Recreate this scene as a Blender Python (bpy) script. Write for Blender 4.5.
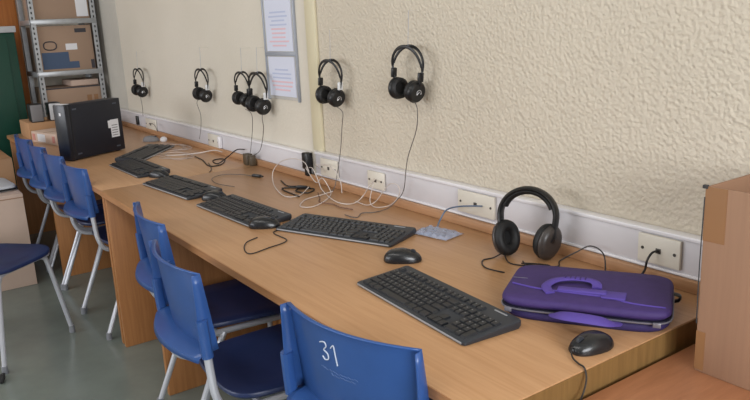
import bpy, bmesh, math, random
from mathutils import Vector, Matrix
random.seed(7)
PI = math.pi
S = bpy.context.scene
COL = S.collection
for o in list(bpy.data.objects):
    bpy.data.objects.remove(o)

# ------------------------------------------------------------ camera
def camera():
    yaw, pitch, roll, f = 0.96692, 0.242094, 0.046857, 718.2
    fw = Vector((-math.sin(yaw)*math.cos(pitch), math.cos(yaw)*math.cos(pitch), -math.sin(pitch)))
    r = fw.cross(Vector((0, 0, 1))).normalized()
    d = fw.cross(r)
    r2 = math.cos(roll)*r + math.sin(roll)*d
    d2 = -math.sin(roll)*r + math.cos(roll)*d
    cd = bpy.data.cameras.new('camera')
    cd.sensor_width = 36.0
    cd.lens = f/750*36.0
    cd.clip_start = 0.02
    o = bpy.data.objects.new('camera', cd)
    COL.objects.link(o)
    m = Matrix((r2, -d2, -fw)).transposed().to_4x4()
    m.translation = (0, -1.6, 1.38)
    o.matrix_world = m
    S.camera = o
camera()

# ------------------------------------------------------------ light
W = bpy.data.worlds.new('world'); S.world = W
W.use_nodes = True
bg = W.node_tree.nodes['Background']
bg.inputs[0].default_value = (0.78, 0.86, 1.0, 1)
bg.inputs[1].default_value = 0.55

def area(name, loc, target, sx, sy, power, col):
    l = bpy.data.lights.new(name, 'AREA')
    l.shape = 'RECTANGLE'; l.size = sx; l.size_y = sy
    l.energy = power; l.color = col
    o = bpy.data.objects.new(name, l); COL.objects.link(o)
    o.location = loc
    o.rotation_euler = (Vector(target)-Vector(loc)).to_track_quat('-Z', 'Y').to_euler()
    return o
area('window_daylight_side', (-4.0, -5.35, 1.75), (-3.2, 0, 1.0), 4.6, 1.3, 112, (0.96, 0.97, 1.0))
area('added_end_light', (2.55, -1.75, 1.75), (-2.0, -1.2, 0.7), 2.3, 1.3, 140, (0.95, 0.97, 1.0))  # added light, no such window seen; lifts faces turned to the right end
area('ceiling_lamp_light', (-1.8, -2.2, 2.80), (-1.8, -2.2, 0), 3.0, 0.5, 26, (1.0, 0.97, 0.92))

S.view_settings.view_transform = 'Standard'
S.view_settings.look = 'None'
S.view_settings.gamma = 1
S.view_settings.use_curve_mapping = False
S.view_settings.exposure = 0.0

# ------------------------------------------------------------ materials
def lin(c):
    return tuple((x/255/12.92 if x/255 <= 0.04045 else ((x/255+0.055)/1.055)**2.4) for x in c) + (1,)
MATS = {}
def mat(name, rgb, rough=0.5, metal=0.0, spec=0.5, noise=None, bump=None, coat=0.0, alpha=1.0, trans=0.0):
    """noise = (scale, amount, (sx,sy,sz)); bump = (scale, strength, distance)"""
    if name in MATS: return MATS[name]
    m = bpy.data.materials.new(name); m.use_nodes = True
    nt = m.node_tree; b = nt.nodes['Principled BSDF']
    c = lin(rgb)
    b.inputs['Base Color'].default_value = c
    b.inputs['Roughness'].default_value = rough
    b.inputs['Metallic'].default_value = metal
    b.inputs['Specular IOR Level'].default_value = spec
    b.inputs['Coat Weight'].default_value = coat
    b.inputs['Alpha'].default_value = alpha
    b.inputs['Transmission Weight'].default_value = trans
    tc = nt.nodes.new('ShaderNodeTexCoord')
    if noise:
        mp = nt.nodes.new('ShaderNodeMapping'); mp.inputs['Scale'].default_value = noise[2]
        nz = nt.nodes.new('ShaderNodeTexNoise'); nz.inputs['Scale'].default_value = noise[0]
        nz.inputs['Detail'].default_value = 5; nz.inputs['Roughness'].default_value = 0.6
        rp = nt.nodes.new('ShaderNodeValToRGB')
        a = noise[1]
        rp.color_ramp.elements[0].position = 0.3; rp.color_ramp.elements[1].position = 0.7
        rp.color_ramp.elements[0].color = tuple(x*(1-a) for x in c[:3])+(1,)
        rp.color_ramp.elements[1].color = tuple(min(1, x*(1+a)) for x in c[:3])+(1,)
        nt.links.new(tc.outputs['Object'], mp.inputs[0]); nt.links.new(mp.outputs[0], nz.inputs['Vector'])
        nt.links.new(nz.outputs['Fac'], rp.inputs[0]); nt.links.new(rp.outputs[0], b.inputs['Base Color'])
    if bump:
        n2 = nt.nodes.new('ShaderNodeTexNoise'); n2.inputs['Scale'].default_value = bump[0]
        n2.inputs['Detail'].default_value = 4
        bp = nt.nodes.new('ShaderNodeBump'); bp.inputs['Strength'].default_value = bump[1]; bp.inputs['Distance'].default_value = bump[2]
        nt.links.new(tc.outputs['Object'], n2.inputs['Vector']); nt.links.new(n2.outputs['Fac'], bp.inputs['Height'])
        nt.links.new(bp.outputs[0], b.inputs['Normal'])
    MATS[name] = m
    return m

def wood(name, rgb, dark, rough=0.38, axis=(0.6, 14, 14), scale=6):
    m = bpy.data.materials.new(name); m.use_nodes = True
    nt = m.node_tree; b = nt.nodes['Principled BSDF']
    b.inputs['Roughness'].default_value = rough
    tc = nt.nodes.new('ShaderNodeTexCoord'); mp = nt.nodes.new('ShaderNodeMapping')
    mp.inputs['Scale'].default_value = axis
    n1 = nt.nodes.new('ShaderNodeTexNoise'); n1.inputs['Scale'].default_value = scale; n1.inputs['Detail'].default_value = 8
    n1.inputs['Roughness'].default_value = 0.65; n1.inputs['Distortion'].default_value = 0.4
    rp = nt.nodes.new('ShaderNodeValToRGB')
    rp.color_ramp.elements[0].position = 0.32; rp.color_ramp.elements[0].color = lin(dark)
    rp.color_ramp.elements[1].position = 0.62; rp.color_ramp.elements[1].color = lin(rgb)
    n3 = nt.nodes.new('ShaderNodeTexNoise'); n3.inputs['Scale'].default_value = 3.0; n3.inputs['Detail'].default_value = 3
    mr = nt.nodes.new('ShaderNodeMapRange'); mr.inputs['To Min'].default_value = rough-0.07; mr.inputs['To Max'].default_value = rough+0.1
    bp = nt.nodes.new('ShaderNodeBump'); bp.inputs['Strength'].default_value = 0.12; bp.inputs['Distance'].default_value = 0.001
    L = nt.links.new
    L(tc.outputs['Object'], mp.inputs[0]); L(mp.outputs[0], n1.inputs['Vector']); L(n1.outputs['Fac'], rp.inputs[0])
    L(rp.outputs[0], b.inputs['Base Color']); L(tc.outputs['Object'], n3.inputs['Vector'])
    L(n3.outputs['Fac'], mr.inputs[0]); L(mr.outputs[0], b.inputs['Roughness'])
    L(n1.outputs['Fac'], bp.inputs['Height']); L(bp.outputs[0], b.inputs['Normal'])
    return m

def plaster(name, rgb, dark, scale, strength, rough=0.55, dist=0.006):
    m = bpy.data.materials.new(name); m.use_nodes = True
    nt = m.node_tree; b = nt.nodes['Principled BSDF']; L = nt.links.new
    b.inputs['Roughness'].default_value = rough
    tc = nt.nodes.new('ShaderNodeTexCoord')
    n1 = nt.nodes.new('ShaderNodeTexNoise'); n1.inputs['Scale'].default_value = scale
    n1.inputs['Detail'].default_value = 3; n1.inputs['Roughness'].default_value = 0.55; n1.inputs['Distortion'].default_value = 0.9
    v = nt.nodes.new('ShaderNodeTexVoronoi'); v.inputs['Scale'].default_value = scale*1.3; v.feature = 'SMOOTH_F1'
    mx = nt.nodes.new('ShaderNodeMath'); mx.operation = 'ADD'
    bp = nt.nodes.new('ShaderNodeBump'); bp.inputs['Strength'].default_value = strength; bp.inputs['Distance'].default_value = dist
    n2 = nt.nodes.new('ShaderNodeTexNoise'); n2.inputs['Scale'].default_value = 1.3; n2.inputs['Detail'].default_value = 5
    rp = nt.nodes.new('ShaderNodeValToRGB')
    rp.color_ramp.elements[0].position = 0.3; rp.color_ramp.elements[0].color = lin(dark)
    rp.color_ramp.elements[1].position = 0.7; rp.color_ramp.elements[1].color = lin(rgb)
    for n in (n1, v, n2): L(tc.outputs['Object'], n.inputs['Vector'])
    L(n1.outputs['Fac'], mx.inputs[0]); L(v.outputs['Distance'], mx.inputs[1]); L(mx.outputs[0], bp.inputs['Height'])
    L(bp.outputs[0], b.inputs['Normal']); L(n2.outputs['Fac'], rp.inputs[0]); L(rp.outputs[0], b.inputs['Base Color'])
    return m

M_rough = plaster('embossed_cream_plaster', (202, 192, 175), (194, 184, 167), 74, 0.55)  # same cream paint, colour lowered to stand for the right wall's dimmer light
M_smooth = plaster('smooth_cream_plaster', (214, 207, 194), (206, 199, 185), 50, 0.18)
M_farwall = plaster('grey_white_plaster', (200, 196, 186), (182, 178, 169), 20, 0.25)  # mottled grey-white tone for the far stretch of wall
M_floor = mat('grey_green_lino', (112, 120, 114), 0.22, spec=0.5, noise=(5, 0.10, (1, 1, 1)))
M_desk = wood('oak_laminate', (184, 142, 103), (171, 128, 89), 0.32)
M_desk_far_sheen = wood('oak_laminate_far_sheen', (186, 146, 110), (174, 133, 97), 0.30)  # paler, greyer copy of the desk oak; far-end sheen put into the colour
M_edge = wood('oak_edging', (172, 122, 78), (150, 104, 64), 0.45)
M_panel = wood('oak_panel', (172, 118, 70), (154, 102, 58), 0.5, (14, 14, 0.6))
M_endpanel = wood('olive_oak_panel', (128, 98, 56), (110, 82, 44), 0.5, (14, 14, 0.8))
M_table = wood('beech_table', (186, 128, 92), (168, 112, 78), 0.42, (10, 1.2, 10))
M_batten = wood('batten_wood', (178, 136, 100), (160, 117, 82), 0.5)
M_trunk = mat('lilac_white_plastic', (202, 199, 203), 0.38, noise=(3, 0.05, (1, 1, 1)))
M_trunkedge = mat('white_plastic', (226, 224, 228), 0.3)
M_cream = mat('cream_plastic', (212, 206, 194), 0.4)
M_screw = mat('dark_screw', (60, 55, 50), 0.5)
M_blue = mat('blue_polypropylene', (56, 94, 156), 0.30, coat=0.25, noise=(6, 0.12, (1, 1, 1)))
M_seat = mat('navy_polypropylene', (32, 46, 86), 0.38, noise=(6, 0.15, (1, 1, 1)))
M_tube = mat('silver_painted_steel', (186, 188, 196), 0.32, metal=0.3)
M_rubber = mat('black_rubber', (22, 22, 24), 0.7)
def translucent(m, w):
    nt = m.node_tree; b = nt.nodes['Principled BSDF']; out = nt.nodes['Material Output']
    t = nt.nodes.new('ShaderNodeBsdfTranslucent'); mx = nt.nodes.new('ShaderNodeMixShader'); mx.inputs[0].default_value = w
    t.inputs[0].default_value = lin((84, 138, 215))
    nt.links.new(b.outputs[0], mx.inputs[1]); nt.links.new(t.outputs[0], mx.inputs[2]); nt.links.new(mx.outputs[0], out.inputs[0])
translucent(M_blue, 0.30)
M_foot = mat('grey_plastic_foot', (120, 122, 128), 0.5)
M_chalk = mat('chalk_white', (190, 200, 215), 0.8)
M_scratch = mat('pale_scratch', (88, 116, 165), 0.6)
M_kb = mat('charcoal_plastic', (43, 47, 54), 0.42)
M_key = mat('black_key_plastic', (29, 31, 36), 0.42)
M_keym = mat('key_legend_grey', (120, 122, 124), 0.5)
M_trim = mat('light_grey_trim', (150, 152, 156), 0.35)
M_mouse = mat('black_gloss_plastic', (30, 31, 34), 0.25)
M_black = mat('black_plastic', (20, 20, 22), 0.38)
M_pad = mat('black_leatherette', (15, 15, 17), 0.6)
M_silver = mat('silver', (190, 190, 192), 0.3, metal=0.6)
M_clearp = mat('clear_plastic_tab', (210, 212, 214), 0.25)
M_darkmetal = mat('brown_grey_shell', (62, 56, 54), 0.35)
M_purple = mat('purple_fabric', (58, 39, 98), 0.72, noise=(60, 0.1, (1, 1, 1)), bump=(260, 0.25, 0.001))
M_purple2 = mat('violet_webbing', (80, 61, 144), 0.7, bump=(300, 0.3, 0.001))
M_navyband = mat('navy_gusset', (24, 22, 44), 0.7)
M_zip = mat('zip_metal', (128, 126, 136), 0.35, metal=0.5)
M_card = mat('cardboard', (154, 120, 96), 0.8, noise=(3, 0.06, (30, 1, 1)))
M_cardgrey = mat('cardboard_dull', (160, 134, 114), 0.8)
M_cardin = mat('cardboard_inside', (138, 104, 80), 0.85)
M_cardtan = mat('cardboard_tan', (172, 132, 96), 0.8, noise=(8, 0.06, (1, 1, 1)))
M_cardpale = mat('cardboard_pale', (196, 172, 156), 0.8, noise=(4, 0.05, (1, 1, 1)))
M_tape = mat('brown_tape', (140, 102, 68), 0.35)
M_printblue = mat('print_blue', (66, 84, 112), 0.7)
M_printdark = mat('print_dark', (58, 56, 62), 0.7)
M_paper = mat('white_paper', (222, 222, 226), 0.7)
M_paper2 = mat('lilac_paper', (206, 210, 226), 0.6)
M_txtblue = mat('blue_ink', (180, 188, 214), 0.7)
M_txtpink = mat('pink_ink', (218, 184, 192), 0.7)
M_sleeve = mat('plastic_sleeve', (196, 194, 190), 0.12, spec=0.7)
M_sleeveedge = mat('grey_sleeve_edge', (150, 155, 165), 0.3)
M_strip = mat('pale_yellow_paint', (208, 199, 170), 0.5)
M_galv = mat('galvanised_steel', (158, 160, 162), 0.35, metal=0.45, noise=(20, 0.1, (1, 1, 1)))
M_hole = mat('punched_hole', (50, 50, 52), 0.8)
M_green = mat('green_paint', (10, 66, 52), 0.4, noise=(2, 0.1, (1, 1, 1)))
M_greytop = mat('grey_white_top', (186, 188, 192), 0.5)
M_orange = wood('orange_wood', (196, 124, 66), (176, 104, 52), 0.5, (14, 14, 0.6))
M_pc = mat('pc_black_steel', (15, 19, 32), 0.5)
M_pcbez = mat('pc_dark_bezel', (22, 26, 36), 0.32)
M_cabledull = mat('dull_cable', (178, 160, 150), 0.5)
M_cablew = mat('white_cable', (200, 190, 184), 0.4)
M_cableg = mat('grey_cable', (88, 84, 82), 0.5)
M_cableblue = mat('grey_blue_cable', (88, 106, 130), 0.45)
M_cableb = mat('black_cable', (34, 30, 30), 0.45)
M_greybox = mat('grey_fabric_speaker', (120, 118, 120), 0.7)
M_bagclear = mat('clear_bag', (180, 190, 215), 0.15, alpha=0.45)
M_pencil = mat('pencil_blue', (150, 156, 170), 0.8)

# ------------------------------------------------------------ mesh helpers
def new(name, bm, m, parent=None, smooth=35, kind=None):
    bmesh.ops.recalc_face_normals(bm, faces=bm.faces)
    me = bpy.data.meshes.new(name); bm.to_mesh(me); bm.free()
    ms = m if isinstance(m, (list, tuple)) else [m]
    for x in ms: me.materials.append(x)
    if smooth:
        me.shade_smooth(); me.set_sharp_from_angle(angle=math.radians(smooth))
    o = bpy.data.objects.new(name, me); COL.objects.link(o)
    if parent: o.parent = parent
    if kind: o['kind'] = kind
    return o
def tag(o, label, cat, group=None):
    o['label'] = label; o['category'] = cat
    if group: o['group'] = group
    return o
def thing(name, label, cat, loc=(0, 0, 0), rz=0, group=None):
    o = bpy.data.objects.new(name, None); COL.objects.link(o)
    o.empty_display_size = 0.05
    o.location = loc; o.rotation_euler = (0, 0, rz)
    return tag(o, label, cat, group)
def struct(name, bm, m, parent=None):
    return new(name, bm, m, parent, kind=None if parent else 'structure')
def copy_tree(o, parent=None):
    c = o.copy(); COL.objects.link(c); c.parent = parent
    for ch in list(o.children): copy_tree(ch, c)
    return c
def BM(): return bmesh.new()
def box(bm, x0, x1, y0, y1, z0, z1, bev=0.0, M=None, seg=2, mi=0):
    r = bmesh.ops.create_cube(bm, size=1)
    vs = r['verts']
    for v in vs:
        v.co = Vector(((x0+x1)/2+v.co.x*(x1-x0), (y0+y1)/2+v.co.y*(y1-y0), (z0+z1)/2+v.co.z*(z1-z0)))
    fs = set(f for v in vs for f in v.link_faces)
    if bev:
        es = list(set(e for v in vs for e in v.link_edges))
        rr = bmesh.ops.bevel(bm, geom=es, offset=bev, segments=seg, affect='EDGES', profile=0.5)
        vs = rr['verts']; fs = set(rr['faces']) | set(f for v in vs for f in v.link_faces)
        vs = list(set(v for f in fs for v in f.verts))
    if M is not None:
        for v in vs: v.co = M @ v.co
    for f in fs: f.material_index = mi
    return bm
def catmull(pts, n=6, closed=False):
    P = [Vector(p) for p in pts]; out = []
    N = len(P)
    rng = N if closed else N-1
    for i in range(rng):
        if closed: a, b, c, d = P[(i-1) % N], P[i], P[(i+1) % N], P[(i+2) % N]
        else: a, b, c, d = P[max(i-1, 0)], P[i], P[i+1], P[min(i+2, N-1)]
        for k in range(n):
            t = k/n
            out.append(0.5*((2*b)+(c-a)*t+(2*a-5*b+4*c-d)*t*t+(-a+3*b-3*c+d)*t**3))
    if not closed: out.append(P[-1])
    return out
def tube(bm, pts, r, n=8, smooth=0, closed=False, rx=None, up=None, cap=True):
    """sweep; r number or list; rx gives elliptical second radius"""
    P = catmull(pts, smooth, closed) if smooth else [Vector(p) for p in pts]
    N = len(P); rings = []
    nrm = None
    for i, p in enumerate(P):
        a = P[i-1] if (i > 0 or closed) else p
        b = P[(i+1) % N] if (i < N-1 or closed) else p
        t = (b-a)
        t = t.normalized() if t.length > 1e-9 else Vector((0, 0, 1))
        if nrm is None:
            u = Vector(up) if up else (Vector((0, 0, 1)) if abs(t.z) < 0.9 else Vector((1, 0, 0)))
            nrm = (u - t*u.dot(t)).normalized()
        else:
            if up:
                u = Vector(up); q = u - t*u.dot(t)
                if q.length > 0.05: nrm = q.normalized()
                else: nrm = (nrm - t*nrm.dot(t)).normalized()
            else:
                nrm = (nrm - t*nrm.dot(t)).normalized()
        bn = t.cross(nrm)
        ri = r[int(i*len(r)/N)] if isinstance(r, (list, tuple)) else r
        r2 = rx if rx else ri
        rings.append([bm.verts.new(p + nrm*ri*math.cos(2*PI*k/n) + bn*r2*math.sin(2*PI*k/n)) for k in range(n)])
    for i in range(N if closed else N-1):
        A, B = rings[i], rings[(i+1) % N]
        for k in range(n):
            bm.faces.new((A[k], A[(k+1) % n], B[(k+1) % n], B[k]))
    if cap and not closed:
        bm.faces.new(list(reversed(rings[0]))); bm.faces.new(rings[-1])
    return bm
def lathe(bm, prof, n=24, M=None, sy=1.0):
    """prof list of (r, z) around Z"""
    rings = []
    for r, z in prof:
        if r < 1e-6:
            v = bm.verts.new((0, 0, z)); rings.append([v])
        else:
            rings.append([bm.verts.new((r*math.cos(2*PI*k/n), r*sy*math.sin(2*PI*k/n), z)) for k in range(n)])
    for A, B in zip(rings, rings[1:]):
        for k in range(n):
            if len(A) == 1 and len(B) == 1: continue
            if len(A) == 1: bm.faces.new((A[0], B[k], B[(k+1) % n]))
            elif len(B) == 1: bm.faces.new((A[k], B[0], A[(k+1) % n]))
            else: bm.faces.new((A[k], A[(k+1) % n], B[(k+1) % n], B[k]))
    if M is not None:
        for R in rings:
            for v in R: v.co = M @ v.co
    return bm
def slab(bm, outline, z0, z1, bev=0.0, M=None, fn=None):
    """prism of a closed outline with slightly rounded top edge"""
    cx = sum(p[0] for p in outline)/len(outline); cy = sum(p[1] for p in outline)/len(outline)
    def sc(p, d):
        v = Vector((p[0]-cx, p[1]-cy)); L = v.length
        return (cx+v.x*(L-d)/L, cy+v.y*(L-d)/L)
    lv = [(z0, bev), (z0+bev, 0), (z1-bev, 0), (z1-bev*0.3, bev*0.4), (z1, bev*1.2)] if bev else [(z0, 0), (z1, 0)]
    rings = []
    for z, d in lv:
        R = []
        for p in outline:
            q = sc(p, d); zz = z + (fn(q[0], q[1]) if fn else 0)
            R.append(bm.verts.new((q[0], q[1], zz)))
        rings.append(R)
    n = len(outline)
    for A, B in zip(rings, rings[1:]):
        for k in range(n): bm.faces.new((A[k], A[(k+1) % n], B[(k+1) % n], B[k]))
    # filled caps with inner rings
    for R, rev in ((rings[0], True), (rings[-1], False)):
        prev = R
        for s in (0.66, 0.33):
            cur = []
            for v in R:
                x, y = cx+(v.co.x-cx)*s, cy+(v.co.y-cy)*s
                z = (z1 if not rev else z0) + (fn(x, y) if fn else 0)
                cur.append(bm.verts.new((x, y, z)))
            for k in range(n): bm.faces.new((prev[k], prev[(k+1) % n], cur[(k+1) % n], cur[k]))
            prev = cur
        z = (z1 if not rev else z0) + (fn(cx, cy) if fn else 0)
        c = bm.verts.new((cx, cy, z))
        for k in range(n): bm.faces.new((prev[k], prev[(k+1) % n], c))
    if M is not None:
        for v in bm.verts: v.co = M @ v.co
    return bm
def superell(a, b, e=4, n=40, cx=0, cy=0):
    out = []
    for k in range(n):
        t = 2*PI*k/n; c, s = math.cos(t), math.sin(t)
        out.append((cx+a*math.copysign(abs(c)**(2/e), c), cy+b*math.copysign(abs(s)**(2/e), s)))
    return out

# ------------------------------------------------------------ the room
WY = -0.06      # wall face
bm = BM(); box(bm, -7.3, 2.7, -5.6, 0.15, -0.1, 0.0); struct('floor', bm, M_floor)
bm = BM(); box(bm, -7.3, 2.7, -5.6, 0.15, 2.9, 3.0); struct('ceiling', bm, mat('ceiling_white', (225, 225, 220), 0.8))
bm = BM(); box(bm, -2.60, 2.7, WY, 0.15, 0, 2.9); struct('wall_right', bm, M_rough)
bm = BM(); box(bm, -5.35, -2.60, WY+0.004, 0.15, 0, 2.9); struct('wall_middle', bm, M_smooth)
bm = BM(); box(bm, -6.6, -5.35, WY+0.002, 0.15, 0, 2.9); struct('wall_far', bm, M_farwall)
bm = BM(); box(bm, -6.75, -6.6, -5.6, 0.15, 0, 2.9); struct('wall_left', bm, M_smooth)
# window side wall with openings; unseen end wall, opening added for its light
bm = BM()
box(bm, -6.6, 2.6, -5.6, -5.45, 0, 1.05); box(bm, -6.6, 2.6, -5.6, -5.45, 2.45, 2.9)
for a, b in ((-6.6, -6.4), (-0.8, 2.6)): box(bm, a, b, -5.6, -5.45, 1.05, 2.45)
struct('wall_window_side', bm, M_smooth)
bm = BM()
box(bm, 2.6, 2.7, -5.6, 0.15, 0, 1.1); box(bm, 2.6, 2.7, -5.6, 0.15, 2.5, 2.9)
for a, b in ((-5.6, -3.0), (-0.5, 0.15)): box(bm, 2.6, 2.7, a, b, 1.1, 2.5)
struct('wall_end', bm, M_smooth)
# pale yellow strip where the smooth wall meets the embossed wall
bm = BM(); box(bm, -2.665, -2.585, WY-0.012, WY, 0.86, 2.9, 0.003); struct('trim_1', bm, M_strip)
bm = BM(); box(bm, -6.6, -6.55, -2.6, -0.50, 0, 2.9, 0.004); struct('trim_2', bm, M_orange)

# cable trunking on the wall
t = thing('cable_trunking', 'long lilac-white plastic cable trunking running along the wall above the desks', 'trunking', (0, 0, 0))
bm = BM(); box(bm, -6.5, -2.70, WY-0.03, WY, 0.748, 0.838, 0.002); new('cover', bm, M_trunk, t)
bm = BM(); box(bm, -2.62, -0.70, WY-0.03, WY, 0.762, 0.852, 0.002)
box(bm, -0.697, 0.6, WY-0.03, WY, 0.762, 0.852, 0.002); new('cover', bm, M_trunk, t)
bm = BM(); box(bm, -6.5, -2.70, WY-0.036, WY-0.002, 0.836, 0.846, 0.003); new('rim', bm, M_trunkedge, t)
bm = BM(); box(bm, -2.62, 0.6, WY-0.036, WY-0.002, 0.850, 0.861, 0.003); new('rim', bm, M_trunkedge, t)
bm = BM(); box(bm, -2.62, 0.6, WY-0.034, WY-0.002, 0.760, 0.767, 0.002); new('rim', bm, M_trunkedge, t)

def socket(cx, w, label, z0=0.775, z1=0.847, plug=False):
    s = thing('wall_socket', label, 'socket', (cx, WY-0.031, 0), 0)
    bm = BM(); box(bm, -w/2, w/2, -0.010, 0, z0, z1, 0.003); new('faceplate', bm, M_cream, s)
    for sx in (-1, 1):
        bm = BM(); lathe(bm, [(0, 0), (0.0042, 0), (0.0036, 0.002), (0, 0.002)], 10, Matrix.Translation((sx*(w/2-0.014), -0.010, (z0+z1)/2)) @ Matrix.Rotation(PI/2, 4, 'X'))
        new('screw', bm, M_screw, s)
    bm = BM(); box(bm, -0.007, 0.007, -0.0115, -0.009, (z0+z1)/2-0.007, (z0+z1)/2+0.006, 0.001); new('port', bm, M_screw, s)
socket(-0.975, 0.115, 'cream wall socket plate behind the purple bag, with a black plug in it')
socket(-1.62, 0.165, 'cream double socket plate left of the headset standing on the desk')
socket(-2.165, 0.105, 'small cream socket plate with white cables above the looped white wires', 0.772, 0.838)
socket(-2.50, 0.13, 'cream socket plate just right of the black plug-in adapter', 0.768, 0.842)
socket(-3.70, 0.15, 'cream socket plate on the trunking above the loose black lead', 0.756, 0.828)
socket(-4.75, 0.20, 'cream socket plate farthest along the trunking, near the computer tower', 0.756, 0.828)
bm = BM(); box(bm, -3.625, -3.600, WY-0.05, WY-0.0315, 0.762, 0.826, 0.004)
tag(new('white_blanking_tab', bm, M_trunkedge), 'narrow white upright tab on the trunking beside a cream socket', 'cover tab')
bm = BM(); box(bm, -5.055, -5.02, WY-0.045, WY-0.0315, 0.765, 0.825, 0.003)
tag(new('black_socket_cover', bm, M_black), 'narrow black cover on the far end of the trunking', 'cover')

# ------------------------------------------------------------ desks
def desk(x0, x1, yf, label, top, panels, rightmat=None):
    d = thing('computer_desk', label, 'desk', ((x0+x1)/2, -0.45, 0), 0, None)
    cx, cy = (x0+x1)/2, -0.45
    bm = BM(); box(bm, x0-cx, x1-cx, yf-cy, -0.068-cy, 0.705, 0.73, 0.0025); new('worktop', bm, top, d)
    for i, px in enumerate(panels):
        last = rightmat and i == len(panels)-1
        bm = BM(); box(bm, px-cx, px+0.025-cx, yf+0.012-cy, -0.10-cy, 0.0, 0.7055, 0.002)
        new('side_panel', bm, rightmat if last else M_panel, d)
    for a, b in zip(panels, panels[1:]):
        bm = BM(); box(bm, a+0.025-cx, b-cx, -0.42-cy, -0.40-cy, 0.20, 0.705); new('modesty_panel', bm, M_panel, d)
    bm = BM(); box(bm, x0-cx+0.001, x1-cx-0.001, yf-0.0015-cy, yf+0.004-cy, 0.7065, 0.7285); new('front_edging', bm, M_edge, d)
    bm = BM(); box(bm, x0+0.004-cx, x1-0.004-cx, -0.108-cy, -0.092-cy, 0.73, 0.760, 0.003); new('rear_batten', bm, M_batten, d)
    return d
d1 = desk(-3.170, -0.797, -0.852, 'long light-oak desk in front carrying the purple bag, with a bare right end', M_desk, (-3.165, -2.60, -0.822), M_endpanel)
bm = BM(); box(bm, -0.800-(-1.9835), -0.7955-(-1.9835), -0.848+0.45, -0.07+0.45, 0.4, 0.727); new('end_edging', bm, M_endpanel, d1)
d2 = desk(-5.60, -3.176, -0.850, 'farther light-oak desk carrying the black computer tower', M_desk_far_sheen, (-5.59, -4.4, -3.215))

d = thing('low_table', 'low reddish-beech table at bottom right carrying the open cardboard box', 'table', (-0.2, -0.5, 0))
bm = BM(); box(bm, -0.585, 0.62, -0.45, 0.39, 0.655, 0.68, 0.002); new('tabletop', bm, M_table, d)
for px, py in ((-0.54, -0.40), (0.57, -0.40), (-0.54, 0.34), (0.57, 0.34)):
    bm = BM(); box(bm, px-0.02, px+0.02, py-0.02, py+0.02, 0, 0.655, 0.003); new('leg', bm, M_table, d)

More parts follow.
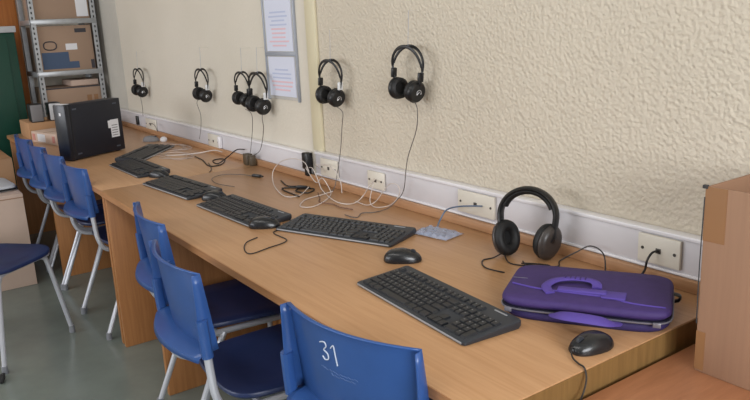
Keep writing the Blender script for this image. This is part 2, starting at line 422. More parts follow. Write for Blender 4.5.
# ------------------------------------------------------------ chairs
def chair(label):
    c = thing('stacking_chair', label, 'chair')
    # seat
    def dish(x, y):
        f = 0.0
        f -= 0.018*max(0, 1-(x/0.19)**2)*max(0, 1-((y+0.02)/0.22)**2)
        if y > 0.12: f -= 1.6*(y-0.12)**2
        if y < -0.14: f += 1.0*(y+0.14)**2
        return f
    bm = BM()
    ol = [(x*(1.0+0.05*(y/0.2)), y) for x, y in superell(0.195, 0.205, 4.2, 48, 0, 0.01)]
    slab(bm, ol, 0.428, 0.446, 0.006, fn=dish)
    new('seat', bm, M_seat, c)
    # backrest: curved panel with rearward flanges, rim at the bottom
    zt, zb = 0.805, 0.602
    def face(u, v):        # u -1..1, v 0 bottom..1 top
        hw = 0.188 - 0.004*v
        y = -0.250 + 0.026*(1-v) - 0.040*(1-u*u)
        return Vector((u*hw, y, zb+(zt-zb)*v))
    NU, NV = 20, 8
    bm = BM()
    g = [[bm.verts.new(face(-1+2*i/NU, j/NV)) for i in range(NU+1)] for j in range(NV+1)]
    for j in range(NV):
        for i in range(NU): bm.faces.new((g[j][i], g[j][i+1], g[j+1][i+1], g[j+1][i]))
    for s, col in ((-1, 0), (1, NU)):
        prev = None
        for j in range(NV+1):
            v = j/NV; b = g[j][col]
            dep = 0.022+0.024*(1-v)
            m_ = bm.verts.new(b.co+Vector((s*0.004, -dep*0.3, 0)))
            e = bm.verts.new(b.co+Vector((s*0.006, -dep, 0)))
            if prev:
                bm.faces.new((prev[0], b, m_, prev[1])); bm.faces.new((prev[1], m_, e, prev[2]))
            prev = (b, m_, e)
    prev = None
    for i in range(NU+1):          # lower rim turned to the rear
        b = g[0][i]
        e = bm.verts.new(b.co+Vector((0, -0.030, -0.004)))
        f_ = bm.verts.new(b.co+Vector((0, -0.050, -0.014)))
        k = bm.verts.new(b.co+Vector((0, -0.054, -0.026)))
        q = (b, e, f_, k)
        if prev:
            for a_ in range(3): bm.faces.new((prev[a_], q[a_], q[a_+1], prev[a_+1]))
        prev = q
    prev = None
    for i in range(NU+1):          # top lip
        b = g[NV][i]
        e = bm.verts.new(b.co+Vector((0, -0.009, 0.002)))
        if prev: bm.faces.new((prev[0], b, e, prev[1]))
        prev = (b, e)
    o = new('backrest', bm, M_blue, c, 40)
    md = o.modifiers.new('thickness', 'SOLIDIFY'); md.thickness = 0.004; md.offset = 0
    for s in (-1, 1):
        bm = BM()
        tube(bm, [(s*0.197, -0.255, 0.590), (s*0.197, -0.258, 0.636), (s*0.196, -0.261, 0.690)], 0.014, 10, rx=0.015)
        new('post_sleeve', bm, M_blue, c)
    # frame
    R = 0.0105
    bm = BM()
    for s in (-1, 1):
        tube(bm, [(s*0.197, -0.258, 0.645), (s*0.198, -0.254, 0.56), (s*0.201, -0.246, 0.48), (s*0.197, -0.215, 0.430), (s*0.186, -0.14, 0.412), (s*0.182, -0.06, 0.412), (s*0.178, 0.10, 0.412)], R, 10, 4)
    for s in (-1, 1): pass
    tube(bm, [(-0.178, 0.10, 0.412), (-0.172, 0.165, 0.411), (-0.13, 0.175, 0.411), (0, 0.175, 0.411), (0.13, 0.175, 0.411), (0.172, 0.165, 0.411), (0.178, 0.10, 0.412)], R, 10, 4)
    tube(bm, [(-0.186, -0.12, 0.408), (0, -0.12, 0.408), (0.186, -0.12, 0.408)], R*0.9, 10)
    new('frame', bm, M_tube, c)
    for s in (-1, 1):
        for q, P in (('f', [(s*0.105, 0.176, 0.411), (s*0.135, 0.177, 0.400), (s*0.153, 0.181, 0.35), (s*0.215, 0.20, 0.022)]),
                     ('r', [(s*0.188, -0.10, 0.410), (s*0.196, -0.122, 0.370), (s*0.200, -0.14, 0.31), (s*0.208, -0.262, 0.022)])):
            bm = BM(); tube(bm, P, R, 10, 5); lg = new('leg', bm, M_tube, c)
            e = Vector(P[-1])
            bm = BM(); lathe(bm, [(0, 0), (0.0135, 0), (0.014, 0.004), (0.0125, 0.034), (0, 0.034)], 12, Matrix.Translation((e.x, e.y, 0)))
            new('foot', bm, M_foot, lg)
    return c
def put(c, x, y, deg):
    c.location = (x, y, 0); c.rotation_euler = (0, 0, math.radians(deg))
G = 'blue stacking chairs pushed up to the desks'
ch = chair('blue plastic chair at front with chalk number 31 on its backrest'); ch['group'] = G
spots = [
 (-1.785, -0.757, -3, 'blue plastic chair tucked under the near desk, next in line behind the number 31 chair'),
 (-2.288, -0.655, -6, 'blue plastic chair at the near desk partly hidden behind the middle chair'),
 (-3.505, -0.620, 2, 'blue plastic chair closest to the camera in the row of four at the far desk'),
 (-3.96, -0.620, 2, 'second blue plastic chair along the far desk, counting from the joint of the desks'),
 (-4.36, -0.620, 1, 'third blue plastic chair along the far desk, beside the computer tower'),
 (-4.76, -0.620, 2, 'blue plastic chair farthest away in the row of four at the far desk'),
]
put(ch, -1.168, -0.656, 11)
for x, y, a, lb in spots:
    c = copy_tree(ch); put(c, x, y, a); c['label'] = lb; c['group'] = G
lc = copy_tree(ch); put(lc, -3.520, -1.285, -51)
lc['label'] = 'blue plastic chair standing alone on the open floor at the left edge'
del lc['group']
# torn rubber foot lying by the lone chair's leg
bm = BM()
for k in range(9):
    a = random.uniform(0, 6.28); r = random.uniform(0, 0.022)
    tube(bm, [(r*math.cos(a)-0.02, r*math.sin(a), 0.006), (r*math.cos(a)+0.005, r*math.sin(a)+0.01, 0.018), (r*math.cos(a)+0.03, r*math.sin(a)-0.004, 0.005)], 0.006, 6, 3)
o = new('black_debris', bm, M_rubber); o.location = (-3.17, -1.355, 0.001)
tag(o, 'small clump of black rubber scrap on the floor by the lone chair leg', 'debris')

# chalk 31 on the first chair's back (rear side, local -y)
def onback(x, z):
    v = (z-0.602)/(0.805-0.602); u = x/(0.188-0.004*v)
    return Vector((x, -0.250+0.026*(1-v)-0.040*(1-u*u)-0.0035, z))
def stroke(bm, pts, r):
    tube(bm, [onback(*p) for p in pts], r, 5, 4)
bm = BM(); cx, cz, h = -0.032, 0.748, 0.042
stroke(bm, [(cx-0.022, cz+0.016), (cx-0.006, cz+0.021), (cx-0.002, cz+0.012), (cx-0.012, cz+0.002), (cx-0.001, cz-0.004), (cx-0.001, cz-0.016), (cx-0.013, cz-0.021), (cx-0.020, cz-0.015)], 0.0014)
stroke(bm, [(cx+0.012, cz+0.013), (cx+0.022, cz+0.021), (cx+0.0235, cz), (cx+0.025, cz-0.023)], 0.0014)
new('chalk_number', bm, M_chalk, ch)
bm = BM()
for row, (z, x0, x1) in enumerate(((0.706, -0.065, 0.045), (0.698, -0.03, 0.04))):
    x = x0; P = []
    while x < x1:
        P.append((x, z+random.uniform(-0.003, 0.003))); x += 0.0035
    stroke(bm, P, 0.0005)
new('scratched_writing', bm, M_scratch, ch)

# ------------------------------------------------------------ keyboards
def key_mesh(w, d):
    bm = BM(); box(bm, -w/2, w/2, -d/2, d/2, 0, 0.0055, 0.0012, seg=1)
    for v in bm.verts:
        if v.co.z > 0.003: v.co.x *= 0.90; v.co.y *= 0.88
    me = bpy.data.meshes.new('key'); bm.to_mesh(me); bm.free(); me.materials.append(M_key)
    return me
KM = {}
def keyboard(label, x, y, deg, single=True, style=0, L=0.448, D=0.158):
    k = thing('computer_keyboard', label, 'keyboard', (x, y, 0.7302), math.radians(deg), 'black computer keyboards on the desks')
    z0, z1 = 0.009, 0.021
    bm = BM()
    # wedge body with rounded corners
    n = 6
    ol = []
    for (sx, sy) in ((1, 1), (-1, 1), (-1, -1), (1, -1)):
        a0 = {(1, 1): 0, (-1, 1): 90, (-1, -1): 180, (1, -1): 270}[(sx, sy)]
        for i in range(n+1):
            a = math.radians(a0+90*i/n); ol.append((sx*(L/2-0.008)+0.008*math.cos(a), sy*(D/2-0.008)+0.008*math.sin(a)))
    def ht(x_, y_): return z0+(z1-z0)*(y_+D/2)/D
    lv = []
    for inset, zf in ((0.003, 0.0), (0, 0.35), (0, 0.85), (0.002, 1.0)):
        lv.append([bm.verts.new((p[0]*(1-inset/(L/2)), p[1]*(1-inset/(D/2)), ht(*p)*zf)) for p in ol])
    m = len(ol)
    for A, B in zip(lv, lv[1:]):
        for i in range(m): bm.faces.new((A[i], A[(i+1) % m], B[(i+1) % m], B[i]))
    bm.faces.new(list(reversed(lv[0]))); bm.faces.new(lv[-1])
    new('body', bm, M_kb, k)
    bm = BM(); box(bm, -L/2+0.008, L/2-0.008, -D/2-0.0012, -D/2+0.003, 0.0035, 0.0080, 0.001); new('front_trim', bm, M_trim, k)
    # keys
    p = (L-0.024)/22.5; x00 = -L/2+0.012; ky = (D-0.036)/6.0
    rows = []
    def add(row, start, widths):
        xx = start
        for w in widths:
            if w > 0: rows.append((row, xx+w/2, w))
            xx += abs(w)
    yb = -D/2+0.011
    add(5, 0, [1, -1, 1, 1, 1, 1, -.5, 1, 1, 1, 1, -.5, 1, 1, 1, 1]); add(5, 15.25, [1, 1, 1])
    add(4, 0, [1]*13+[2]); add(4, 15.25, [1, 1, 1]); add(4, 18.5, [1]*4)
    add(3, 0, [1.5]+[1]*12+[1.5]); add(3, 15.25, [1, 1, 1]); add(3, 18.5, [1]*3)
    add(2, 0, [1.75]+[1]*11+[2.25]); add(2, 18.5, [1]*3)
    add(1, 0, [2.25]+[1]*10+[2.75]); add(1, 18.5, [1]*3)
    add(0, 0, [1.5, 1.25, 1.5, 6.5, 1.5, 1.25, 1.5]); add(0, 18.5, [2, 1])
    arrows = [(1, 16.75, 1), (0, 15.75, 1), (0, 16.75, 1), (0, 17.75, 1)]
    tilt = math.atan((z1-z0)/D)
    def yz(row):
        yy = yb+ky*(row+0.5)+(0.006 if row == 5 else 0)
        return yy, ht(0, yy)-0.0008
    Mx = Matrix.Rotation(tilt, 4, 'X')
    tall = [(3, 22.0, 1, 2), (1, 22.0, 1, 2)]
    if single:
        def mk(w, d):
            kk = (round(w, 4), round(d, 4))
            if kk not in KM: KM[kk] = key_mesh(w, d)
            return KM[kk]
        for row, cx_, w in rows:
            yy, zz = yz(row)
            o = bpy.data.objects.new('key', mk(w*p-0.0022, ky-0.0022)); COL.objects.link(o); o.parent = k
            o.location = (x00+cx_*p, yy, zz); o.rotation_euler = (tilt, 0, 0)
        for row, cx_, w, hh in tall:
            yy, zz = yz(row-0.5)
            o = bpy.data.objects.new('key', mk(w*p-0.0022, ky*2-0.0022)); COL.objects.link(o); o.parent = k
            o.location = (x00+cx_*p, yy, zz); o.rotation_euler = (tilt, 0, 0)
        rest = arrows
    else:
        rest = rows+arrows+[(r-0.5, c, w) for r, c, w, h in tall]
    bm = BM()
    for row, cx_, w in rest:
        yy, zz = yz(row)
        Mk = Matrix.Translation((x00+cx_*p, yy, zz)) @ Mx
        a, b = (w*p-0.0022)/2, (ky-0.0022)/2
        box(bm, -a, a, -b, b, 0, 0.0055, M=Mk)
    new('arrow_keys' if single else 'keys', bm, M_key, k)
    # legends
    bm = BM()
    for row, cx_, w in rows:
        if w > 1.2: continue
        yy, zz = yz(row)
        Mk = Matrix.Translation((x00+cx_*p, yy, zz)) @ Mx
        a = 0.0018
        box(bm, -0.0035, -0.0035+2*a, 0.001, 0.0035, 0.0054, 0.0058, M=Mk)
    if single: new('key_legends', bm, M_keym, k, kind='stuff')
    else: bm.free()
    bm = BM(); box(bm, L/2-0.075, L/2-0.035, D/2-0.015, D/2-0.011, 0.0200, 0.0212); new('status_lights', bm, M_trim, k)
    return k
keyboard('black keyboard in front of the purple bag, lying nearest the camera', -1.230, -0.603, -4.5, True)
keyboard('black keyboard angled across the desk in front of the white wire loops', -1.885, -0.425, 22, True)
keyboard('black keyboard with a light front edge, third back from the purple bag', -2.360, -0.562, 2.5, True)
keyboard('black keyboard with a light front edge at the left end of the near desk', -2.925, -0.580, 5, False)
keyboard('grey-black keyboard just across the desk joint on the far desk', -3.525, -0.572, 1, False)
keyboard('dark keyboard set askew against the foot of the computer tower', -3.955, -0.395, 139, False)

# ------------------------------------------------------------ mice
def mouse(label, x, y, deg, L=0.108, W_=0.060, H=0.036, m=None, cable=None, group='black computer mice on the desks'):
    k = thing('computer_mouse', label, 'mouse', (x, y, 0.7302), math.radians(deg), group)
    bm = BM(); nu, nv = 24, 10
    rings = []
    for j in range(nv+1):
        ph = (j/nv)*PI/2
        R = []
        for i in range(nu):
            t = 2*PI*i/nu; c, s = math.cos(t), math.sin(t)
            ex = math.copysign(abs(c)**0.8, c); ey = math.copysign(abs(s)**0.8, s)
            rr = math.cos(ph)**0.55 if j < nv else 0.001
            x_ = L/2*ex*rr; y_ = W_/2*ey*rr*(1-0.12*ex)
            z_ = 0.004+(H-0.004)*math.sin(ph)*(1-0.28*max(0, x_/(L/2))-0.10*max(0, -x_/(L/2)))
            R.append(bm.verts.new((x_, y_, z_)))
        rings.append(R)
    base = [bm.verts.new((v.co.x*0.95, v.co.y*0.95, 0)) for v in rings[0]]
    rings.insert(0, base)
    for A, B in zip(rings, rings[1:]):
        for i in range(nu): bm.faces.new((A[i], A[(i+1) % nu], B[(i+1) % nu], B[i]))
    bm.faces.new(list(reversed(base))); bm.faces.new(rings[-1])
    new('body', bm, m or M_mouse, k, 60)
    bm = BM(); lathe(bm, [(0, -0.0035), (0.009, -0.0035), (0.0095, 0), (0.009, 0.0035), (0, 0.0035)], 16,
                     Matrix.Translation((L*0.27, 0, H*0.72)) @ Matrix.Rotation(PI/2, 4, 'X'))
    new('scroll_wheel', bm, M_kb, k)
    bm = BM(); tube(bm, [(L*0.10, 0, H*0.97), (L*0.30, 0, H*0.80), (L*0.45, 0, H*0.50)], 0.0006, 5, 4); new('button_seam', bm, M_rubber, k)
    if cable:
        inv = Matrix.Translation((x, y, 0.7302)) @ Matrix.Rotation(math.radians(deg), 4, 'Z')
        inv.invert()
        bm = BM(); tube(bm, [inv @ Vector(p) for p in cable], 0.0018, 6, 6); new('cable', bm, M_cableb, k)
    return k
mouse('black mouse lying between the two nearest keyboards', -1.530, -0.460, 45)
mouse('black mouse in the gap between the angled keyboard and the third keyboard', -2.128, -0.587, 50,
      cable=[(-2.085, -0.542, 0.742), (-2.07, -0.522, 0.7325), (-2.04, -0.60, 0.7325), (-1.93, -0.61, 0.7325), (-1.90, -0.69, 0.7325), (-1.885, -0.755, 0.7325), (-1.935, -0.752, 0.7325), (-2.00, -0.715, 0.7325), (-2.025, -0.665, 0.7325)])
mouse('black mouse between the two left keyboards on the near desk', -2.630, -0.552, 40)
mouse('black mouse lying against the keyboard just across the desk joint', -3.262, -0.560, 30)
mouse('rounded grey mouse behind the askew keyboard beside the computer tower', -4.41, -0.215, 40, m=M_greybox)
mouse('glossy black corded mouse lying under the front handle of the purple bag', -0.846, -0.512, -97, 0.100, 0.060, 0.032,
      cable=[(-0.852, -0.560, 0.746), (-0.848, -0.568, 0.741), (-0.835, -0.578, 0.735), (-0.815, -0.586, 0.7335), (-0.796, -0.592, 0.7335), (-0.785, -0.60, 0.715), (-0.779, -0.62, 0.69), (-0.765, -0.66, 0.6835), (-0.74, -0.75, 0.6835), (-0.72, -0.945, 0.6835)])

# ------------------------------------------------------------ wall headphones
def wall_headphone(label, x, ztop, cable=None, rz=5, scale=1.0, slider=True, group='black headphones hung along the wall'):
    h = thing('headphones', label, 'headphones', (x, -0.108, ztop), math.radians(rz), group)
    h.scale = (scale,)*3; h.rotation_euler = (0, math.radians(6), math.radians(rz))
    # local: z down from 0 (top of band) to -0.19
    def arc(hw, yo, z_top, zs):
        P = []
        for i in range(17):
            t = PI*i/16
            P.append((-hw*math.cos(t), yo*math.sin(t)**0.7, -0.075+(z_top+0.075)*math.sin(t)))
        return [(-hw+0.012, 0.0, -0.125)]+P+[(hw-0.012, 0.0, -0.125)]
    for yo in (-0.013, 0.013):
        bm = BM(); tube(bm, arc(0.073, yo, -0.002, 0), 0.0026, 8, 2, rx=0.0058, up=(0, 1, 0)); new('headband', bm, M_black, h)
    for s in (-1, 1):
        bm = BM(); box(bm, s*0.066-0.005, s*0.066+0.005, -0.011, 0.011, -0.112, -0.080, 0.003); new('slider', bm, M_clearp if (slider and s == 1) else M_black, h)
        Mx = Matrix.Translation((s*0.038, 0, -0.146)) @ Matrix.Rotation(s*math.radians(8), 4, 'Y') @ Matrix.Rotation(s*PI/2, 4, 'Y')
        bm = BM(); lathe(bm, [(0, 0.002), (0.036, 0.002), (0.038, 0.007), (0.037, 0.014), (0.031, 0.021), (0.02, 0.023), (0, 0.0235)], 28, Mx)
        cup = new('ear_cup', bm, M_black, h)
        bm = BM(); lathe(bm, [(0.018, -0.004), (0.022, -0.013), (0.029, -0.016), (0.035, -0.012), (0.0365, -0.003), (0.035, 0.002), (0.018, 0.002)], 28, Mx)
        lathe(bm, [(0, -0.002), (0.020, -0.002), (0.020, 0.001), (0, 0.001)], 20, Mx)
        new('ear_pad', bm, M_pad, cup)
        bm = BM()
        P = [(0.010*math.cos(a), 0.010*math.sin(a), 0.0238) for a in [math.radians(q) for q in range(60, 301, 20)]]
        P += [(0.0, -0.004, 0.0242), (-0.004, 0.003, 0.0242)]
        tube(bm, [Mx @ Vector(p) for p in P], 0.0014, 6, 2); new('ear_cup_emblem', bm, M_silver, cup)
    if cable:
        inv = (Matrix.Translation((x, -0.108, ztop)) @ Matrix.Rotation(math.radians(rz), 4, 'Z') @ Matrix.Rotation(math.radians(6), 4, 'Y') @ Matrix.Scale(scale, 4)).inverted()
        bm = BM(); tube(bm, [inv @ Vector(p) for p in cable], 0.0016, 6, 5); new('cable', bm, M_cableg, h)
    wl = label.replace('black headphones', 'the headphones')
    hk = thing('wall_hook', 'thin wire holding '+wl, 'hook', (x, WY, ztop))
    bm = BM(); tube(bm, [(0.004, 0.01, 0.110), (0.004, -0.046, 0.114)], 0.0010, 6); new('nail', bm, M_cream, hk)
    bm = BM(); tube(bm, [(0, -0.048, -0.006), (0.001, -0.048, 0.02), (0.003, -0.046, 0.07), (0.004, -0.045, 0.114)], 0.0008, 5, 4); new('hanging_wire', bm, M_pencil, hk)
    return h
GH = 'black headphones hung along the wall'
wall_headphone('black headphones hanging nearest, alone on the embossed wall', -1.928, 1.300, [
    (-1.895, -0.112, 1.115), (-1.88, -0.115, 1.09), (-1.895, -0.11, 1.023), (-1.951, -0.11, 0.913), (-1.975, -0.112, 0.803), (-2.007, -0.12, 0.761), (-2.025, -0.148, 0.7325), (-2.013, -0.214, 0.7325), (-2.035, -0.254, 0.7325), (-1.999, -0.302, 0.7325), (-2.06, -0.31, 0.7325)], scale=1.0, slider=False)
wall_headphone('black headphones hanging just right of the pale yellow wall strip', -2.424, 1.247, [
    (-2.40, -0.112, 1.07), (-2.345, -0.115, 1.05), (-2.361, -0.11, 0.999), (-2.386, -0.108, 0.898), (-2.413, -0.115, 0.793), (-2.417, -0.136, 0.7325), (-2.411, -0.20, 0.7325)], scale=0.97)
wall_headphone('black headphones right of the overlapping pair, beside the notices', -3.073, 1.180, [
    (-3.04, -0.112, 1.0), (-3.037, -0.12, 0.97), (-3.05, -0.112, 0.916), (-3.111, -0.108, 0.813), (-3.20, -0.116, 0.770)], scale=1.04)
wall_headphone('black headphones left of the overlapping pair', -3.243, 1.178, [
    (-3.23, -0.112, 1.0), (-3.15, -0.12, 0.985), (-3.164, -0.112, 0.929), (-3.207, -0.108, 0.827), (-3.215, -0.116, 0.775)], scale=0.90, slider=False)
wall_headphone('black headphones hanging alone left of the overlapping pair', -3.755, 1.180, [
    (-3.80, -0.112, 1.02), (-3.833, -0.12, 0.993), (-3.822, -0.11, 0.927), (-3.845, -0.108, 0.85), (-3.84, -0.125, 0.79)], scale=0.95)
wall_headphone('black headphones hanging farthest away, above the computer tower end', -4.855, 1.155, [
    (-4.87, -0.112, 1.0), (-4.845, -0.115, 0.96), (-4.85, -0.11, 0.90), (-4.86, -0.11, 0.84)], scale=1.0)

# ------------------------------------------------------------ headset standing on desk
def headset():
    h = thing('headset', 'large black padded headset standing upright on the desk behind the purple bag', 'headphones', (-1.318, -0.196, 0.7302), math.radians(26))
    h.rotation_euler = (math.radians(-10), 0, math.radians(26))
    P = []
    for i in range(19):
        t = PI*i/18
        P.append((-0.078*math.cos(t), 0, 0.118+0.074*math.sin(t)))
    P = [(-0.076, 0, 0.094)]+P+[(0.076, 0, 0.094)]
    bm = BM(); tube(bm, P, 0.019, 12, 2, rx=0.008, up=(0, 1, 0)); new('headband', bm, M_black, h, 50)
    bm = BM(); tube(bm, [(p[0]*0.90, p[1], 0.118+(p[2]-0.118)*0.90) for p in P[3:-3]], 0.017, 12, 2, rx=0.008, up=(0, 1, 0)); new('headband_padding', bm, M_pad, h, 50)
    for s in (-1, 1):
        bm = BM(); box(bm, s*0.077-0.005, s*0.077+0.005, -0.012, 0.012, 0.086, 0.110, 0.003); new('slider', bm, M_silver, h)
        bm = BM(); tube(bm, [(s*0.077, 0, 0.095), (s*0.080, 0.0, 0.085), (s*0.080, -0.006*s, 0.066), (s*0.074, -0.010*s, 0.05)], 0.016, 8, 3, rx=0.005, up=(0, 1, 0)); new('yoke', bm, M_black, h)
        Mx = Matrix.Translation((s*0.060, 0, 0.051)) @ Matrix.Rotation(math.radians(-30), 4, 'Z') @ Matrix.Rotation(s*math.radians(12), 4, 'Y') @ Matrix.Rotation(s*PI/2, 4, 'Y') @ Matrix.Rotation(PI/2, 4, 'Z')
        bm = BM(); lathe(bm, [(0, 0), (0.034, 0), (0.037, 0.004), (0.036, 0.011), (0.028, 0.019), (0.022, 0.021), (0, 0.0215)], 28, Mx @ Matrix.Diagonal((1.1, 1.34, 1, 1)))
        cup = new('ear_cup', bm, M_darkmetal, h, 50)
        bm = BM(); lathe(bm, [(0.014, -0.004), (0.018, -0.018), (0.026, -0.022), (0.035, -0.018), (0.038, -0.006), (0.036, 0.001), (0.014, 0.001)], 28, Mx @ Matrix.Diagonal((1.1, 1.34, 1, 1)))
        lathe(bm, [(0, -0.003), (0.016, -0.003), (0.016, 0.0), (0, 0.0)], 20, Mx @ Matrix.Diagonal((1.1, 1.34, 1, 1)))
        new('ear_pad', bm, M_pad, cup, 60)
        bm = BM()
        tube(bm, [Mx @ Vector((0.034*math.cos(a), 0.0415*math.sin(a), 0.0145)) for a in [2*PI*q/20 for q in range(20)]], 0.0014, 6, closed=True)
        new('ear_cup_ring', bm, M_black, cup)
    inv = (Matrix.Translation((-1.318, -0.196, 0.7302)) @ Matrix.Rotation(math.radians(26), 4, 'Z') @ Matrix.Rotation(math.radians(-10), 4, 'X')).inverted()
    bm = BM()
    tube(bm, [inv @ Vector(p) for p in [(-1.37, -0.225, 0.742), (-1.375, -0.262, 0.7325), (-1.378, -0.300, 0.7325), (-1.33, -0.335, 0.7325), (-1.27, -0.325, 0.7325)]], 0.002, 6, 6)
    tube(bm, [inv @ Vector(p) for p in [(-1.36, -0.235, 0.74), (-1.31, -0.262, 0.7325), (-1.25, -0.232, 0.7325), (-1.21, -0.19, 0.7325), (-1.235, -0.15, 0.7325), (-1.20, -0.13, 0.76), (-1.16, -0.12, 0.785), (-1.115, -0.125, 0.775), (-1.09, -0.15, 0.7325), (-1.07, -0.20, 0.7325)]], 0.002, 6, 6)
    tube(bm, [inv @ Vector(p) for p in [(-1.30, -0.225, 0.7325), (-1.24, -0.26, 0.7325), (-1.20, -0.24, 0.7325), (-1.23, -0.20, 0.7325), (-1.29, -0.24, 0.7325), (-1.19, -0.20, 0.7325), (-1.14, -0.175, 0.7325), (-1.13, -0.20, 0.7325)]], 0.002, 6, 6)
    new('cable', bm, M_cableb, h)
headset()

# ------------------------------------------------------------ purple laptop bag
def laptop_bag():
    b = thing('laptop_bag', 'purple padded laptop bag lying flat near the right end of the desk', 'bag', (-0.987, -0.345, 0.7302), math.radians(32.0))
    Lx, Ly = 0.179, 0.121
    ol = superell(Lx-0.003, Ly-0.004, 5, 64)
    def puff(x, y): return 0.004*(1-(x/Lx)**2)*(1-(y/Ly)**2)
    bm = BM(); slab(bm, ol, 0.0, 0.021, 0.007); new('bottom_panel', bm, mat('dark_purple_fabric', (44, 32, 84), 0.75), b, 60)
    bm = BM(); slab(bm, superell(Lx-0.001, Ly-0.001, 7, 64), 0.0215, 0.0285, 0.0); new('gusset', bm, M_navyband, b)
    bm = BM()
    slab(bm, superell(Lx, Ly, 7, 64), 0.029, 0.050, 0.008, fn=lambda x, y: puff(x, y) if True else 0); new('top_panel', bm, M_purple, b, 60)
    bm = BM(); tube(bm, [(x*1.004, y*1.006, 0.0255) for x, y in superell(Lx, Ly, 7, 64)], 0.0019, 6, closed=True); new('zip', bm, M_zip, b)
    for x in (-0.155, 0.150):
        bm = BM(); box(bm, x-0.008, x+0.008, -Ly-0.006, -Ly-0.001, 0.020, 0.031, 0.002); new('zip_pull', bm, M_zip, b)
    # front pocket seam ridge on the top
    bm = BM(); tube(bm, [(-0.165, -0.03, 0.0522), (-0.10, -0.055, 0.0535), (-0.02, -0.062, 0.0538), (0.05, -0.068, 0.0535), (0.10, -0.085, 0.052), (0.165, -0.088, 0.0505)], 0.0022, 6, 5); new('seam', bm, M_purple2, b)
    # webbing handle lying on the top
    bm = BM(); tube(bm, [(-0.072, -0.075, 0.0535), (-0.086, -0.045, 0.058), (-0.070, -0.012, 0.061), (-0.035, 0.002, 0.063), (-0.002, 0.002, 0.063), (0.018, -0.010, 0.062), (0.022, -0.028, 0.056)],
                  0.0045, 8, 5, rx=0.011, up=(0, 0, 1)); hd = new('handle', bm, M_purple2, b, 60)
    bm = BM()
    for i in range(5):
        x = -0.050+i*0.011; box(bm, x-0.0015, x+0.0015, -0.006, 0.012, 0.0645, 0.0685, 0.001)
    new('handle_grip_rib', bm, M_purple, hd)
    bm = BM(); box(bm, -0.060, 0.045, -0.062, -0.040, 0.0535, 0.0600, 0.003); box(bm, 0.035, 0.085, -0.075, -0.035, 0.052, 0.0565, 0.002); new('handle_tab', bm, M_purple2, b)
    # handle drooping over the front edge
    bm = BM(); tube(bm, [(-0.052, -0.122, 0.022), (-0.050, -0.145, 0.034), (-0.025, -0.168, 0.043), (0.020, -0.176, 0.045), (0.055, -0.165, 0.038), (0.070, -0.140, 0.026), (0.072, -0.122, 0.020)],
                  0.0035, 8, 5, rx=0.013, up=(0, -0.45, 0.9)); new('handle', bm, M_purple2, b, 60)
    bm = BM(); box(bm, -0.172, -0.138, 0.008, 0.0095, 0.051, 0.0522); new('brand_mark', bm, M_zip, b)
    # strap loop on the right end
    bm = BM(); tube(bm, [(Lx-0.002, 0.028, 0.022), (Lx+0.011, 0.028, 0.026), (Lx+0.013, 0.028, 0.036), (Lx-0.001, 0.028, 0.040)], 0.003, 8, 4, rx=0.010, up=(1, 0, 0)); new('strap_loop', bm, M_black, b)
laptop_bag()

# ------------------------------------------------------------ cardboard box on the low table
def open_box():
    x0, x1, y0, y1, z0, z1 = -0.719, -0.26, -0.352, -0.118, 0.6805, 1.055
    cx, cy = (x0+x1)/2, (y0+y1)/2
    b = thing('cardboard_box', 'open-topped brown cardboard box on the low table at the right edge', 'box', (cx, cy, z0))
    T = 0.005; H = z1-z0
    a, c = (x1-x0)/2, (y1-y0)/2
    bm = BM(); box(bm, -a, a, -c, -c+T, 0, H, 0.001); new('front_wall', bm, M_card, b)
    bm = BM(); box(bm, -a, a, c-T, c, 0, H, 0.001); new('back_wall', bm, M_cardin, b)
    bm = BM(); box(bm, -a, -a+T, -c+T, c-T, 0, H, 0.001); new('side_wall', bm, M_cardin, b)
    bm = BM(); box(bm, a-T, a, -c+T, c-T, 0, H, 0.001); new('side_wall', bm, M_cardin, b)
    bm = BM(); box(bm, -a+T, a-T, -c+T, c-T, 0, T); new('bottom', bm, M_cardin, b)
    bm = BM(); box(bm, -a-0.0005, -a+0.042, -c-0.0008, -c+0.001, H-0.105, H+0.0006); new('tape', bm, M_tape, b)
    bm = BM(); box(bm, -a-0.0005, -a+0.018, -c-0.0008, -c+0.001, 0.005, 0.085); new('tape', bm, M_tape, b)
    bm = BM(); tube(bm, [(-a-0.001, -c-0.001, H-0.02), (-a-0.002, -c-0.002, H*0.6), (-a-0.001, -c-0.001, 0.1)], 0.0012, 5, 3); new('frayed_edge', bm, M_hole, b)
    bm = BM(); box(bm, -a-0.006, -a+0.004, -c-0.003, -c+0.004, H-0.004, H+0.003, 0.001); new('torn_corner', bm, M_hole, b)
open_box()

# ------------------------------------------------------------ wall notices in a plastic sleeve
n = thing('notice_holder', 'tall clear plastic notice holder with two printed sheets on the wall', 'notice', (-2.915, WY+0.004, 1.06))
bm = BM(); box(bm, -0.145, 0.145, -0.006, 0, 0, 0.70, 0.002); new('backing_sleeve', bm, M_sleeve, n)
for x in (-0.142, 0.142):
    bm = BM(); box(bm, x-0.005, x+0.005, -0.012, 0, -0.005, 0.70, 0.002); new('sleeve_edge', bm, M_sleeveedge, n)
for z0, z1 in ((0.015, 0.19), (0.215, 0.44), (0.455, 0.69)):
    bm = BM(); box(bm, -0.122, 0.122, -0.009, -0.0062, z0, z1); sh = new('paper_sheet', bm, M_paper2, n)
    bm = BM(); bp = BM()
    k = 0; z = z1-0.06
    while z > z0+0.02:
        w = random.uniform(0.06, 0.10)
        tgt = bm if k < (4 if z1-z0 > 0.2 else 3) else bp
        box(tgt, -w, w, -0.0098, -0.0088, z, z+0.007); z -= 0.018; k += 1
    new('blue_print', bm, M_txtblue, sh); new('pink_print', bp, M_txtpink, sh)
bm = BM(); box(bm, -0.14, 0.14, -0.013, -0.005, 0.195, 0.212, 0.001); new('holder_bar', bm, M_sleeveedge, n)
